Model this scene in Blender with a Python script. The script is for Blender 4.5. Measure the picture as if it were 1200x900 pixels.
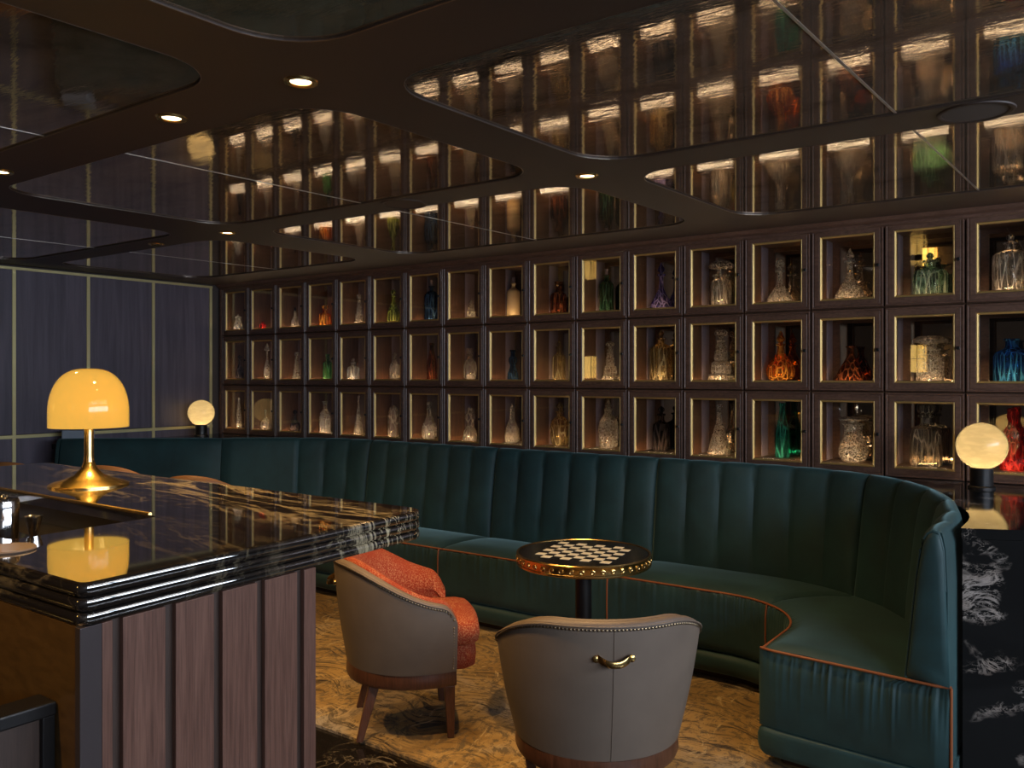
import bpy, bmesh, math, random
from mathutils import Vector, Matrix
from mathutils.geometry import tessellate_polygon
random.seed(7)
PI = math.pi
for o in list(bpy.data.objects):
    bpy.data.objects.remove(o)
SC = bpy.context.scene
COL = SC.collection

# ------------------------------------------------------------------ camera
YAW = math.atan2(725, 1000)
cd = bpy.data.cameras.new('camera')
cam = bpy.data.objects.new('camera', cd)
COL.objects.link(cam)
cam.location = (0, 0, 1.5)
cam.rotation_euler = (PI/2, 0, YAW)
cd.sensor_width = 36
cd.lens = 30.0
cd.shift_y = -10/1200
cd.clip_start = 0.02
SC.camera = cam
# ------------------------------------------------------------------ world, window light, exposure
SC.view_settings.view_transform = 'Standard'
SC.view_settings.look = 'None'
SC.view_settings.gamma = 1
SC.view_settings.use_curve_mapping = False
SC.view_settings.exposure = 0.1
w = bpy.data.worlds.new('world')
SC.world = w
w.use_nodes = True
w.node_tree.nodes['Background'].inputs[0].default_value = (0.45, 0.55, 0.9, 1)
w.node_tree.nodes['Background'].inputs[1].default_value = 0.35
WIN_POWER = 235.0
SPOT_POWER = 72.0
LED_STRENGTH = 150.0
def area_light(name, loc, rot, sx, sy, power, color):
    l = bpy.data.lights.new(name, 'AREA')
    l.shape = 'RECTANGLE'; l.size = sx; l.size_y = sy
    l.energy = power; l.color = color
    o = bpy.data.objects.new(name, l)
    COL.objects.link(o)
    o.location = loc; o.rotation_euler = rot
    return o
# daylight coming in through the window in the right wall
area_light('window_daylight', (2.56, 1.55, 1.825), (0, PI/2, 0), .68, 5.8, WIN_POWER, (0.68, 0.79, 1.0))

# ------------------------------------------------------------------ helpers
class MB:
    def __init__(s):
        s.v = []; s.f = []; s.mi = []
    def add(s, vs, fs, m=0):
        b = len(s.v)
        s.v += [tuple(v) for v in vs]
        for f in fs:
            s.f.append(tuple(i+b for i in f)); s.mi.append(m)
        return s
    def box(s, x0, x1, y0, y1, z0, z1, m=0):
        vs = [(x0,y0,z0),(x1,y0,z0),(x1,y1,z0),(x0,y1,z0),(x0,y0,z1),(x1,y0,z1),(x1,y1,z1),(x0,y1,z1)]
        return s.add(vs, [(0,3,2,1),(4,5,6,7),(0,1,5,4),(1,2,6,5),(2,3,7,6),(3,0,4,7)], m)
    def prism(s, pts, z0, z1, m=0):
        n = len(pts)
        vs = [(p[0],p[1],z0) for p in pts]+[(p[0],p[1],z1) for p in pts]
        fs = [tuple(range(n-1,-1,-1)), tuple(range(n,2*n))]
        fs += [(i,(i+1)%n,n+(i+1)%n,n+i) for i in range(n)]
        return s.add(vs, fs, m)
    def rings(s, rs, closed=True, cap0=False, cap1=False, m=0):
        n = len(rs[0]); b = len(s.v); fs = []
        for r in rs: s.v += [tuple(p) for p in r]
        for i in range(len(rs)-1):
            for j in range(n if closed else n-1):
                k = (j+1) % n
                fs.append((b+i*n+j, b+i*n+k, b+(i+1)*n+k, b+(i+1)*n+j))
        if cap0: fs.append(tuple(b+j for j in range(n-1,-1,-1)))
        if cap1: fs.append(tuple(b+(len(rs)-1)*n+j for j in range(n)))
        s.f += fs; s.mi += [m]*len(fs)
        return s
    def lathe(s, prof, n=24, c=(0,0,0), mod=None, m=0, cap=True):
        rs = []
        for r, z in prof:
            ring = []
            for j in range(n):
                a = 2*PI*j/n
                q = r*(mod(a, z) if mod else 1)
                ring.append((c[0]+q*math.cos(a), c[1]+q*math.sin(a), c[2]+z))
            rs.append(ring)
        return s.rings(rs, True, cap, cap, m)
    def tube(s, pts, r, n=6, closed=False, m=0):
        pts = [Vector(p) for p in pts]; N = len(pts); rs = []
        up = Vector((0,0,1))
        for i, p in enumerate(pts):
            a = pts[(i-1) % N] if (closed or i > 0) else p
            b = pts[(i+1) % N] if (closed or i < N-1) else p
            t = (b-a).normalized()
            u = up if abs(t.dot(up)) < .95 else Vector((1,0,0))
            x = t.cross(u).normalized(); y = x.cross(t)
            rs.append([p+(x*math.cos(2*PI*j/n)+y*math.sin(2*PI*j/n))*r for j in range(n)])
        if closed: rs.append(rs[0])
        return s.rings(rs, True, not closed, not closed, m)
    def mesh(s, name, mats, smooth=False, angle=None):
        me = bpy.data.meshes.new(name)
        me.from_pydata(s.v, [], s.f)
        for m in (mats if isinstance(mats, (list, tuple)) else [mats]):
            me.materials.append(m)
        if len(set(s.mi)) > 1:
            me.polygons.foreach_set('material_index', s.mi)
        bm = bmesh.new(); bm.from_mesh(me)
        bmesh.ops.remove_doubles(bm, verts=bm.verts, dist=1e-6)
        bmesh.ops.recalc_face_normals(bm, faces=bm.faces)
        if smooth:
            ang = math.radians(angle if angle else 40)
            for f in bm.faces: f.smooth = True
            for e in bm.edges:
                if len(e.link_faces) == 2 and e.calc_face_angle(0) > ang: e.smooth = False
        bm.to_mesh(me); bm.free()
        return me

def obj(name, mb, mat, parent=None, smooth=False, angle=None, bevel=0, world=False, label=None, kind=None):
    if world and parent is not None:
        L = parent.location
        mb.v = [(v[0]-L[0], v[1]-L[1], v[2]-L[2]) for v in mb.v]
    o = bpy.data.objects.new(name, mb.mesh(name, mat, smooth, angle))
    COL.objects.link(o)
    if parent is not None: o.parent = parent
    if bevel:
        md = o.modifiers.new('bevel', 'BEVEL'); md.width = bevel; md.segments = 2; md.limit_method = 'ANGLE'
    if label: o['label'] = label
    if kind: o['kind'] = kind
    return o
def thing(name, label, cat, loc=(0,0,0), rz=0, group=None):
    o = bpy.data.objects.new(name, None); COL.objects.link(o)
    o.empty_display_size = .05
    o.location = loc; o.rotation_euler = (0,0,rz)
    o['label'] = label; o['category'] = cat
    if group: o['group'] = group
    return o
def tag(o, label, cat, group=None):
    o['label'] = label; o['category'] = cat
    if group: o['group'] = group
    return o
def struct(name, mb, mat, parent=None, **k):
    o = obj(name, mb, mat, parent, **k)
    if parent is None: o['kind'] = 'structure'
    return o
def dup(root, loc, rz=0):
    r = root.copy(); COL.objects.link(r); r.location = loc; r.rotation_euler = (0,0,rz)
    for ch in list(root.children):
        c = ch.copy(); COL.objects.link(c); c.parent = r
        for g in list(ch.children):
            d = g.copy(); COL.objects.link(d); d.parent = c
    return r
def smst(a, b, x):
    t = min(1, max(0, (x-a)/(b-a))); return t*t*(3-2*t)
def rrect(x0, x1, y0, y1, r, n=8, skew=0, y_ref=0):
    out = []
    for cx, cy, a0 in ((x1-r,y1-r,0),(x0+r,y1-r,PI/2),(x0+r,y0+r,PI),(x1-r,y0+r,1.5*PI)):
        for i in range(n+1):
            a = a0+PI/2*i/n
            x = cx+r*math.cos(a); y = cy+r*math.sin(a)
            out.append((x+skew*(y-y_ref), y))
    return out
def plate_with_holes(mb, outer, holes, z0, z1, m=0):
    loops = [outer]+holes
    allp = [p for l in loops for p in l]
    tris = tessellate_polygon([[Vector((p[0],p[1],0)) for p in l] for l in loops])
    n = len(allp)
    vs = [(p[0],p[1],z0) for p in allp]+[(p[0],p[1],z1) for p in allp]
    fs = [tuple(t) for t in tris]+[tuple(n+i for i in t) for t in tris]
    b = 0
    for l in loops:
        k = len(l)
        fs += [(b+i, b+(i+1)%k, n+b+(i+1)%k, n+b+i) for i in range(k)]
        b += k
    mb.add(vs, fs, m)
    return mb

# ------------------------------------------------------------------ materials
class NT:
    def __init__(s, name):
        s.m = bpy.data.materials.new(name); s.m.use_nodes = True
        s.t = s.m.node_tree; s.t.nodes.clear()
        s.out = s.n('ShaderNodeOutputMaterial')
    def n(s, typ, **k):
        x = s.t.nodes.new(typ)
        for a, b in k.items(): setattr(x, a, b)
        return x
    def l(s, a, b): s.t.links.new(a, b)
    def bsdf(s, col=(.5,.5,.5), rough=.5, metal=0, **k):
        p = s.n('ShaderNodeBsdfPrincipled')
        p.inputs['Base Color'].default_value = (*col, 1)
        p.inputs['Roughness'].default_value = rough
        p.inputs['Metallic'].default_value = metal
        for a, b in k.items():
            p.inputs[a.replace('_', ' ')].default_value = b
        s.l(p.outputs[0], s.out.inputs[0])
        s.p = p
        return p
    def coord(s, scale=(1,1,1), rnd=True, rot=(0,0,0)):
        tc = s.n('ShaderNodeTexCoord'); mp = s.n('ShaderNodeMapping')
        mp.inputs['Scale'].default_value = scale
        mp.inputs['Rotation'].default_value = rot
        s.l(tc.outputs['Object'], mp.inputs[0])
        if rnd:
            oi = s.n('ShaderNodeObjectInfo'); vm = s.n('ShaderNodeVectorMath', operation='SCALE')
            vm.inputs[0].default_value = (17, 31, 11)
            s.l(oi.outputs['Random'], vm.inputs['Scale']); s.l(vm.outputs[0], mp.inputs['Location'])
        return mp.outputs[0]
    def noise(s, vec, scale=5, detail=4, rough=.55, dist=0):
        x = s.n('ShaderNodeTexNoise')
        x.inputs['Scale'].default_value = scale; x.inputs['Detail'].default_value = detail
        x.inputs['Roughness'].default_value = rough; x.inputs['Distortion'].default_value = dist
        s.l(vec, x.inputs['Vector'])
        return x.outputs['Fac']
    def ramp(s, fac, stops, interp='LINEAR'):
        r = s.n('ShaderNodeValToRGB'); cr = r.color_ramp; cr.interpolation = interp
        while len(cr.elements) > 1: cr.elements.remove(cr.elements[-1])
        cr.elements[0].position = stops[0][0]
        c = stops[0][1]; cr.elements[0].color = (*c, 1) if not isinstance(c, (int, float)) else (c,c,c,1)
        for p, c in stops[1:]:
            e = cr.elements.new(p); e.color = (*c, 1) if not isinstance(c, (int, float)) else (c,c,c,1)
        s.l(fac, r.inputs[0])
        return r.outputs[0]
    def mix(s, fac, a, b, typ='MIX'):
        x = s.n('ShaderNodeMix', data_type='RGBA', blend_type=typ)
        for sock, v in ((x.inputs[0], fac), (x.inputs[6], a), (x.inputs[7], b)):
            if hasattr(v, 'links'): s.l(v, sock)
            else: sock.default_value = v if isinstance(v, (int, float)) else (*v, 1)
        return x.outputs[2]
    def bump(s, h, strength=.3, dist=.01):
        b = s.n('ShaderNodeBump'); b.inputs['Strength'].default_value = strength
        b.inputs['Distance'].default_value = dist
        s.l(h, b.inputs['Height']); s.l(b.outputs[0], s.p.inputs['Normal'])
    def color(s, c): s.l(c, s.p.inputs['Base Color'])

def plain(name, col, rough=.5, metal=0, **k):
    t = NT(name); t.bsdf(col, rough, metal, **k); return t.m
def emit(name, col, st):
    t = NT(name); e = t.n('ShaderNodeEmission')
    e.inputs[0].default_value = (*col, 1); e.inputs[1].default_value = st
    t.l(e.outputs[0], t.out.inputs[0]); return t.m
def wood(name, c1, c2, scale=(14,14,1.1), rough=.45, detail=8, bump=.15):
    t = NT(name); t.bsdf(c1, rough)
    v = t.coord(scale)
    n1 = t.noise(v, 3, detail, .65, .6)
    v2 = t.coord((scale[0]*5, scale[1]*5, scale[2]*2.2))
    n2 = t.noise(v2, 4, 5, .6)
    c = t.ramp(n1, [(.3,c1),(.5,tuple((a+b)/2 for a,b in zip(c1,c2))),(.68,c2)])
    c = t.mix(.35, c, t.ramp(n2, [(.35,tuple(x*.35 for x in c1)),(.6,c2)]))
    t.color(c); t.bump(n2, bump, .003)
    return t.m
M = {}
M['rib'] = plain('rib_brown', (.036,.021,.016), .5)
M['cabinet'] = wood('cabinet_walnut', (.082,.043,.029), (.155,.083,.058), (2.2,10,10), .38)
M['cabinet_in'] = wood('cabinet_inner_wood', (.085,.041,.021), (.155,.078,.042), (9,9,1.2), .5)
M['liner'] = plain('pale_shelf_liner', (.50,.38,.26), .55)
M['lining'] = plain('mauve_light_and_cork', (.30,.26,.33), .6)  # tone of the painted light strips in the cabinets; pale corks share it
M['gold'] = plain('gold_bead', (.55,.37,.13), .45, .55)
M['brass'] = plain('brass', (.62,.42,.16), .25, 1)
M['brass_strip'] = plain('brushed_brass_strip', (.62,.55,.28), .45, .6)
M['steel_dark'] = plain('dark_steel', (.12,.11,.12), .3, .9)
M['black'] = plain('black_metal', (.012,.011,.011), .4, .3)
M['chrome'] = plain('chrome', (.7,.68,.66), .12, 1)
M['mirror'] = plain('smoked_mirror', (.42,.36,.29), .02, 1)
M['led_top'] = emit('led_cover', (1,.80,.56), 22)
M['led'] = emit('led_strip', (1,.60,.28), LED_STRENGTH)
M['planks'] = wood('bar_walnut', (.088,.036,.023), (.185,.090,.062), (11,11,.8), .42, 10, .25)
M['bar_dark'] = wood('bar_dark_board', (.035,.02,.014), (.06,.034,.024), (11,11,.8), .5)
M['kick'] = wood('plinth_wood', (.04,.02,.012), (.08,.04,.022), (1.5,9,9), .45)
M['chair_wood'] = wood('chair_walnut', (.075,.028,.014), (.14,.055,.028), (9,9,1.5), .38)
M['plaster'] = plain('dark_plaster', (.06,.045,.04), .7)
M['tanleather'] = plain('tan_leather', (.34,.15,.05), .45)
M['cream'] = plain('ivory_stone', (.74,.70,.58), .3)
M['blackstone'] = plain('black_stone', (.008,.008,.009), .22)
M['bluebox'] = plain('pale_blue_box', (.35,.42,.50), .55)

def velvet(name, c):
    t = NT(name); t.bsdf(c, .62, 0, Sheen_Weight=.55, Sheen_Roughness=.35)
    t.p.inputs['Sheen Tint'].default_value = (.32,.50,.50,1)
    n = t.noise(t.coord((1,1,1), False), 3.5, 5, .6, .5)
    t.color(t.ramp(n, [(.3,tuple(x*.7 for x in c)),(.7,tuple(x*1.35 for x in c))]))
    n2 = t.noise(t.coord((1,1,1), False), 220, 2)
    t.bump(n2, .12, .001)
    return t.m
M['velvet'] = velvet('green_velvet', (.015,.050,.053))
M['pipe'] = plain('rust_piping', (.33,.10,.035), .45)

def leather(name, c):
    t = NT(name); t.bsdf(c, .5)
    n = t.noise(t.coord((1,1,1)), 4, 4)
    t.color(t.ramp(n, [(.3,tuple(x*.85 for x in c)),(.7,tuple(x*1.12 for x in c))]))
    t.bump(t.noise(t.coord((1,1,1)), 160, 3), .1, .001)
    return t.m
M['taupe'] = leather('taupe_leather', (.165,.125,.095))
t = NT('red_boucle'); t.bsdf((.4,.07,.02), .85)
n = t.noise(t.coord((1,1,1)), 170, 2, .7)
n3 = t.noise(t.coord((1,1,1)), 6, 3)
t.color(t.mix(t.ramp(n3, [(.35,.25),(.6,1.0)]), (.30,.032,.006), t.ramp(n, [(.46,(.29,.032,.006)),(.64,(.50,.20,.09))])))
t.bump(n, .5, .004); M['red'] = t.m

def marble(name, base, vein, scale, stretch, width, rough, cover=(.42,.60), rot=0, spec=.5, ior=1.6, v2=None, ygrad=None):
    t = NT(name); t.bsdf(base, rough); t.p.inputs['IOR'].default_value = ior
    v = t.coord(stretch, False, (0,0,rot))
    n = t.noise(v, scale, 9, .62, 1.1)
    n2 = t.noise(v, scale*2.6, 8, .6, 1.6)
    msk = t.noise(v, scale*.55, 3, .5, .3)
    veins = t.ramp(n, [(.5-width,0.0),(.5,1.0),(.5+width,0.0)])
    fine = t.ramp(n2, [(.5-width*.5,0.0),(.5,.75),(.5+width*.5,0.0)])
    mk = t.ramp(msk, [(cover[0],0.0),(cover[1],1.0)])
    f = t.mix(1.0, t.mix(1.0, veins, fine, 'LIGHTEN'), mk, 'MULTIPLY')
    if ygrad:      # the veining of this slab gathers towards its far long edge
        tc = t.n('ShaderNodeTexCoord'); sp = t.n('ShaderNodeSeparateXYZ'); t.l(tc.outputs['Object'], sp.inputs[0])
        mr = t.n('ShaderNodeMapRange'); mr.inputs['From Min'].default_value = ygrad[0]; mr.inputs['From Max'].default_value = ygrad[1]
        mr.inputs['To Min'].default_value = .12
        t.l(sp.outputs['Y'], mr.inputs['Value']); f = t.mix(1.0, f, mr.outputs[0], 'MULTIPLY')
    vc = t.mix(t.noise(v, 7, 3), vein, v2 if v2 else vein)
    t.color(t.mix(f, base, vc))
    return t.m
M['marble_bar'] = marble('portoro_marble', (.010,.008,.007), (1,.82,.46), 1.5, (.5,2.5,.8), .019, .05, (.43,.57), 0, ior=1.9, v2=(.55,.45,.33), ygrad=(.25,.62))
_p = [n for n in M['marble_bar'].node_tree.nodes if n.type == 'BSDF_PRINCIPLED'][0]
_p.inputs['Coat Weight'].default_value = 1; _p.inputs['Coat Roughness'].default_value = .03; _p.inputs['Coat IOR'].default_value = 2.0
M['marble_end'] = marble('black_marble', (.010,.010,.010), (.42,.39,.36), 8, (1,1,1.6), .05, .07, (.54,.62), ior=1.33, v2=(.20,.13,.09))
[n for n in M['marble_end'].node_tree.nodes if n.type == 'BSDF_PRINCIPLED'][0].inputs['Specular IOR Level'].default_value = .3
M['tile'] = marble('floor_marble', (.010,.008,.007), (.32,.26,.18), 2.2, (1,1,1), .010, .16, (.45,.6))

# antique mirror ceiling panels
t = NT('antique_mirror'); t.bsdf((.30,.24,.18), .10, .78)
v = t.coord((1,1,1), False)
n = t.noise(t.coord((1.0,2.6,1), False), 1.6, 9, .68, 1.2)
c = t.ramp(n, [(.30,(.14,.10,.06)),(.46,(.36,.28,.20)),(.58,(.44,.35,.26)),(.74,(.25,.18,.12))])
t.color(c)
r = t.ramp(t.noise(v, 5, 6), [(.35,.02),(.7,.065)])
t.l(r, t.p.inputs['Roughness'])
t.bump(t.noise(t.coord((2.5,9,1), False), 3, 4), .03, .01)
M['ceil_mirror'] = t.m

# left wall fabric panels
t = NT('mauve_wall_panel'); t.bsdf((.10,.085,.115), .42)
n = t.noise(t.coord((1,9,.5)), 2.2, 7, .6, .3)
t.color(t.ramp(n, [(.32,(.075,.066,.088)),(.68,(.135,.115,.15))]))
M['wallpanel'] = t.m

# carpet
t = NT('abstract_carpet'); t.bsdf((.3,.2,.1), .95)
v = t.coord((1,1,1), False)
big = t.noise(v, 1.5, 4, .5, .6)
c0 = t.ramp(big, [(.36,(.21,.12,.035)),(.5,(.40,.26,.10)),(.62,(.36,.31,.25))])
wn = t.n('ShaderNodeTexNoise'); wn.inputs['Scale'].default_value = 1.7; wn.inputs['Detail'].default_value = 2
t.l(v, wn.inputs['Vector'])
def swirl(scale, rot):
    vm = t.n('ShaderNodeVectorMath', operation='MULTIPLY_ADD'); vm.inputs[1].default_value = (.55,.55,.55)
    t.l(wn.outputs['Color'], vm.inputs[0]); t.l(v, vm.inputs[2])
    mp = t.n('ShaderNodeMapping'); mp.inputs['Scale'].default_value = scale; mp.inputs['Rotation'].default_value = (0,0,rot)
    t.l(vm.outputs[0], mp.inputs[0]); return mp.outputs[0]
m1 = t.ramp(t.noise(swirl((2.2,21,1), .5), 1.9, 7, .72, .5), [(.40,1.0),(.48,0.0)])
m2 = t.ramp(t.noise(swirl((17,2.4,1), -.3), 2.0, 7, .7, .5), [(.56,0.0),(.64,.9)])
m3 = t.ramp(t.noise(v, 1.1, 2), [(.36,0.0),(.50,1.0)])
c1 = t.mix(t.mix(1.0, m1, t.mix(m3, (.35,.35,.35), (1,1,1)), 'MULTIPLY'), c0, (.035,.024,.018))
c1 = t.mix(m2, c1, (.52,.38,.19))
m4 = t.ramp(t.noise(swirl((9,9,1), 0), 3.0, 6, .75), [(.42,.8),(.50,0.0)])
c1 = t.mix(m4, c1, (.10,.075,.05))
t.color(c1); t.bump(t.noise(v, 260, 2), .4, .004)
M['carpet'] = t.m

# glass: pane, bottles, alabaster, opal shade
def pane(name, refl=.9, tint=(.96,.95,.92)):
    t = NT(name)
    tr = t.n('ShaderNodeBsdfTransparent'); tr.inputs[0].default_value = (*tint, 1)
    gl = t.n('ShaderNodeBsdfGlossy'); gl.inputs[1].default_value = .02
    gl.inputs[0].default_value = (refl, refl, refl, 1)
    fr = t.n('ShaderNodeFresnel')
    ge = t.n('ShaderNodeNewGeometry'); ml = t.n('ShaderNodeMapRange')      # same pane reflectance from either side
    ml.inputs['To Min'].default_value = 1.45; ml.inputs['To Max'].default_value = 1/1.45
    t.l(ge.outputs['Backfacing'], ml.inputs['Value']); t.l(ml.outputs[0], fr.inputs[0])
    mx = t.n('ShaderNodeMixShader')
    t.l(fr.outputs[0], mx.inputs[0]); t.l(tr.outputs[0], mx.inputs[1]); t.l(gl.outputs[0], mx.inputs[2])
    t.l(mx.outputs[0], t.out.inputs[0])
    return t.m
M['pane'] = pane('door_glass')
def bottle_glass(name, col, clearness=.35, frost_glint=.3, cuts=False):
    t = NT(name)
    v = t.coord((1,1,1), True)
    vo = t.n('ShaderNodeTexVoronoi', feature='DISTANCE_TO_EDGE'); vo.inputs['Scale'].default_value = 64 if cuts else 24
    mp = t.n('ShaderNodeMapping'); mp.inputs['Scale'].default_value = (1,1,.75) if cuts else (1.6,1.6,.22)
    t.l(v, mp.inputs[0]); t.l(mp.outputs[0], vo.inputs['Vector'])
    g = t.n('ShaderNodeBsdfGlass'); g.inputs['Color'].default_value = (*col, 1)
    g.inputs['Roughness'].default_value = .0; g.inputs['IOR'].default_value = 1.45
    b = t.n('ShaderNodeBump'); b.inputs['Strength'].default_value = .7; b.inputs['Distance'].default_value = .004
    t.l(vo.outputs['Distance'], b.inputs['Height']); t.l(b.outputs[0], g.inputs['Normal'])
    tr = t.n('ShaderNodeBsdfTransparent'); tr.inputs[0].default_value = (*[x**.6 for x in col], 1)
    mx = t.n('ShaderNodeMixShader'); mx.inputs[0].default_value = clearness
    t.l(g.outputs[0], mx.inputs[1]); t.l(tr.outputs[0], mx.inputs[2])
    df = t.n('ShaderNodeBsdfDiffuse'); df.inputs[0].default_value = (*[min(1, x**.8) for x in col], 1)
    f = t.ramp(vo.outputs['Distance'], [(.0,min(1,frost_glint*2.0)),(.06,frost_glint*.85),(.20,frost_glint*.18)])  # pale diffuse lines: painted highlights on plain glass, frosted cuts on crystal
    mx2 = t.n('ShaderNodeMixShader'); t.l(f, mx2.inputs[0])
    t.l(mx.outputs[0], mx2.inputs[1]); t.l(df.outputs[0], mx2.inputs[2])
    t.l(mx2.outputs[0], t.out.inputs[0])
    return t.m
GLASS = {k: bottle_glass('glass_'+k, c, a, .22 if k in ('clear','smoke','straw','aqua') else .34) for k, c, a in (
    ('clear',(.97,.95,.91),.10), ('smoke',(.55,.52,.46),.30), ('amber',(.85,.34,.04),.30), ('brown',(.24,.06,.02),.25),
    ('red',(.75,.04,.03),.30), ('green',(.10,.42,.14),.30), ('darkgreen',(.05,.17,.10),.25), ('teal',(.03,.38,.34),.25),
    ('blue',(.03,.24,.62),.25), ('navy',(.03,.09,.24),.25), ('indigo',(.22,.20,.60),.30), ('aqua',(.60,.84,.72),.2),
    ('dark',(.05,.04,.045),.2), ('olive',(.45,.55,.12),.30), ('straw',(.80,.68,.38),.30))}
GLASS['cut'] = bottle_glass('glass_cut_crystal', (.97,.95,.91), .08, .27, True)
M['creamglass'] = plain('cream_glass', (.72,.58,.36), .2)

def lampshade(name, col, tr_w, em, noise=False):
    t = NT(name)
    tl = t.n('ShaderNodeBsdfTranslucent'); tl.inputs[0].default_value = (*[x*tr_w for x in col], 1)
    e = t.n('ShaderNodeEmission'); e.inputs[0].default_value = (*col, 1); e.inputs[1].default_value = em
    if noise:
        v = t.coord((1,1,3.2), False, (.5,.35,0))
        n = t.noise(v, 16, 4, .5, .4)
        c = t.ramp(n, [(.42,tuple(x*.86 for x in col)),(.62,col)])
        t.l(t.mix(1.0, c, (tr_w,tr_w,tr_w), 'MULTIPLY'), tl.inputs[0]); t.l(c, e.inputs[0])
    ad = t.n('ShaderNodeAddShader')
    t.l(tl.outputs[0], ad.inputs[0]); t.l(e.outputs[0], ad.inputs[1])
    gl = t.n('ShaderNodeBsdfGlossy'); gl.inputs[1].default_value = .08
    fr = t.n('ShaderNodeFresnel'); fr.inputs[0].default_value = 1.45
    mx = t.n('ShaderNodeMixShader')
    t.l(fr.outputs[0], mx.inputs[0]); t.l(ad.outputs[0], mx.inputs[1]); t.l(gl.outputs[0], mx.inputs[2])
    t.l(mx.outputs[0], t.out.inputs[0])
    return t.m
M['alabaster'] = lampshade('alabaster_glass', (.95,.78,.44), .12, .18, True)
M['opal'] = lampshade('amber_opal_glass', (1.0,.60,.105), .17, .62)
M['bulb'] = emit('bulb', (1,.72,.36), 14)
M['lens'] = emit('downlight_lens', (1,.78,.50), 9)
M['lens_off'] = plain('downlight_lens_off', (.25,.2,.14), .3)
M['lantern_glass'] = emit('lantern_glass', (1,.62,.16), 9)

# ------------------------------------------------------------------ the room
D = 4.85                 # door fronts of the cabinet wall
CZ = 2.34                # underside of ceiling ribs
LX = -6.88               # left wall
RX, FY = 2.5, -1.45      # right wall, wall behind the camera
struct('floor', MB().box(LX-.1, RX+.1, FY-.1, 5.4, -.12, -.022), plain('screed', (.02,.018,.016), .6))
floor = bpy.data.objects['floor']
for i in range(-3, 6):
    for j in range(0, 5):
        x0 = -2.41+.6*i; y1 = 2.455-.6*j
        obj('floor_tile', MB().box(x0+.0012, x0+.5988, y1-.5988, y1-.0012, -.022, 0), M['tile'], floor)
struct('wall_back', MB().box(LX-.1, RX+.1, 5.26, 5.4, -.12, 2.6), M['plaster'])
struct('wall_front', MB().box(LX-.1, RX+.1, FY-.1, FY, -.12, 2.6), M['plaster'])
# right wall with its window opening
wr = MB(); wy0, wy1, wz0, wz1 = -1.38, 4.5, 1.45, 2.2
wr.box(RX, RX+.1, FY, wy0, -.12, 2.6).box(RX, RX+.1, wy1, 5.26, -.12, 2.6)
wr.box(RX, RX+.1, wy0, wy1, -.12, wz0).box(RX, RX+.1, wy0, wy1, wz1, 2.6)
struct('wall_right', wr, M['plaster'])
wf = MB()
NP = 4; pw_ = (wy1-wy0-.04)/NP
for y in [wy0+pw_*k for k in range(NP+1)]: wf.box(RX+.02, RX+.06, y, y+.04, wz0, wz1)
wf.box(RX+.02, RX+.06, wy0, wy1, wz0, wz0+.04).box(RX+.02, RX+.06, wy0, wy1, wz1-.04, wz1)
win = struct('window_1', wf, M['black'])
for y in [wy0+pw_*k for k in range(NP)]: obj('window_pane', MB().box(RX+.036, RX+.042, y+.04, y+pw_, wz0+.04, wz1-.04), M['pane'], win)
# left wall: mauve panels between brass strips
wl = struct('wall_left', MB().box(LX-.1, LX-.02, FY, 5.26, -.12, 2.6), M['plaster'])
ys = [3.031+.5715*k for k in range(-8, 4)]
for a, b in zip(ys+[ys[-1]+.5715], ys[1:]+[4.745, 5.25]):
    if b-a < .05: continue
    obj('wall_panel', MB().box(LX-.02, LX, a+.004, b-.004, 1.05, 2.31), M['wallpanel'], wl)
    obj('lower_wall_panel', MB().box(LX-.02, LX, a+.004, b-.004, .0, 1.02), M['wallpanel'], wl)
for y in ys: obj('brass_strip', MB().box(LX-.015, LX+.008, y-.013, y+.013, .0, 2.31), M['brass_strip'], wl)
obj('brass_rail', MB().box(LX-.015, LX+.012, FY, 4.76, 2.305, 2.325), M['brass_strip'], wl)
obj('brass_rail', MB().box(LX-.015, LX+.012, FY, 4.76, 1.02, 1.045), M['brass_strip'], wl)

# ceiling: dark slab, rib lattice with rounded openings, antique mirror panels, thin edge trims
ceil = struct('ceiling', MB().box(LX-.1, RX+.1, FY-.1, 5.4, CZ+.055, CZ+.2), M['plaster'])
SK, YR = .035, 2.5
rows_y = [(3.17,4.41),(1.75,2.955),(.26,1.47),(-1.25,-.03)]
cols_x = [(-6.60,-4.56),(-4.15,-2.0),(-1.73,.47),(.74,2.38)]
holes = [rrect(x0, x1, y0, y1, .2, 9, SK, YR) for y0, y1 in rows_y for x0, x1 in cols_x]
obj('ceiling_rib', plate_with_holes(MB(), [(LX-.05,FY-.05),(RX+.05,FY-.05),(RX+.05,5.3),(LX-.05,5.3)], holes, CZ, CZ+.006), M['rib'], ceil)
tr = plain('panel_seam_trim', (.50,.47,.43), .3, .8); te = plain('panel_edge_trim', (.16,.13,.11), .3, .8)
for y0, y1 in rows_y:
    for x0, x1 in cols_x:
        xm = (x0+x1)/2
        def P(x, y): return (x+SK*(y-YR), y)
        for a, b in ((x0-.05, xm-.002), (xm+.002, x1+.05)):
            obj('mirror_panel', MB().prism([P(a,y0-.05),P(b,y0-.05),P(b,y1+.05),P(a,y1+.05)], CZ+.0065, CZ+.0125), M['ceil_mirror'], ceil)
        obj('seam_strip', MB().prism([P(xm-.004,y0-.05),P(xm+.004,y0-.05),P(xm+.004,y1+.05),P(xm-.004,y1+.05)], CZ+.0052, CZ+.0064), tr, ceil)
        e = rrect(x0, x1, y0, y1, .2, 9, SK, YR)
        obj('panel_edge', MB().tube([(p[0],p[1],CZ+.001) for p in e], .0022, 5, True), te, ceil)

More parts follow.
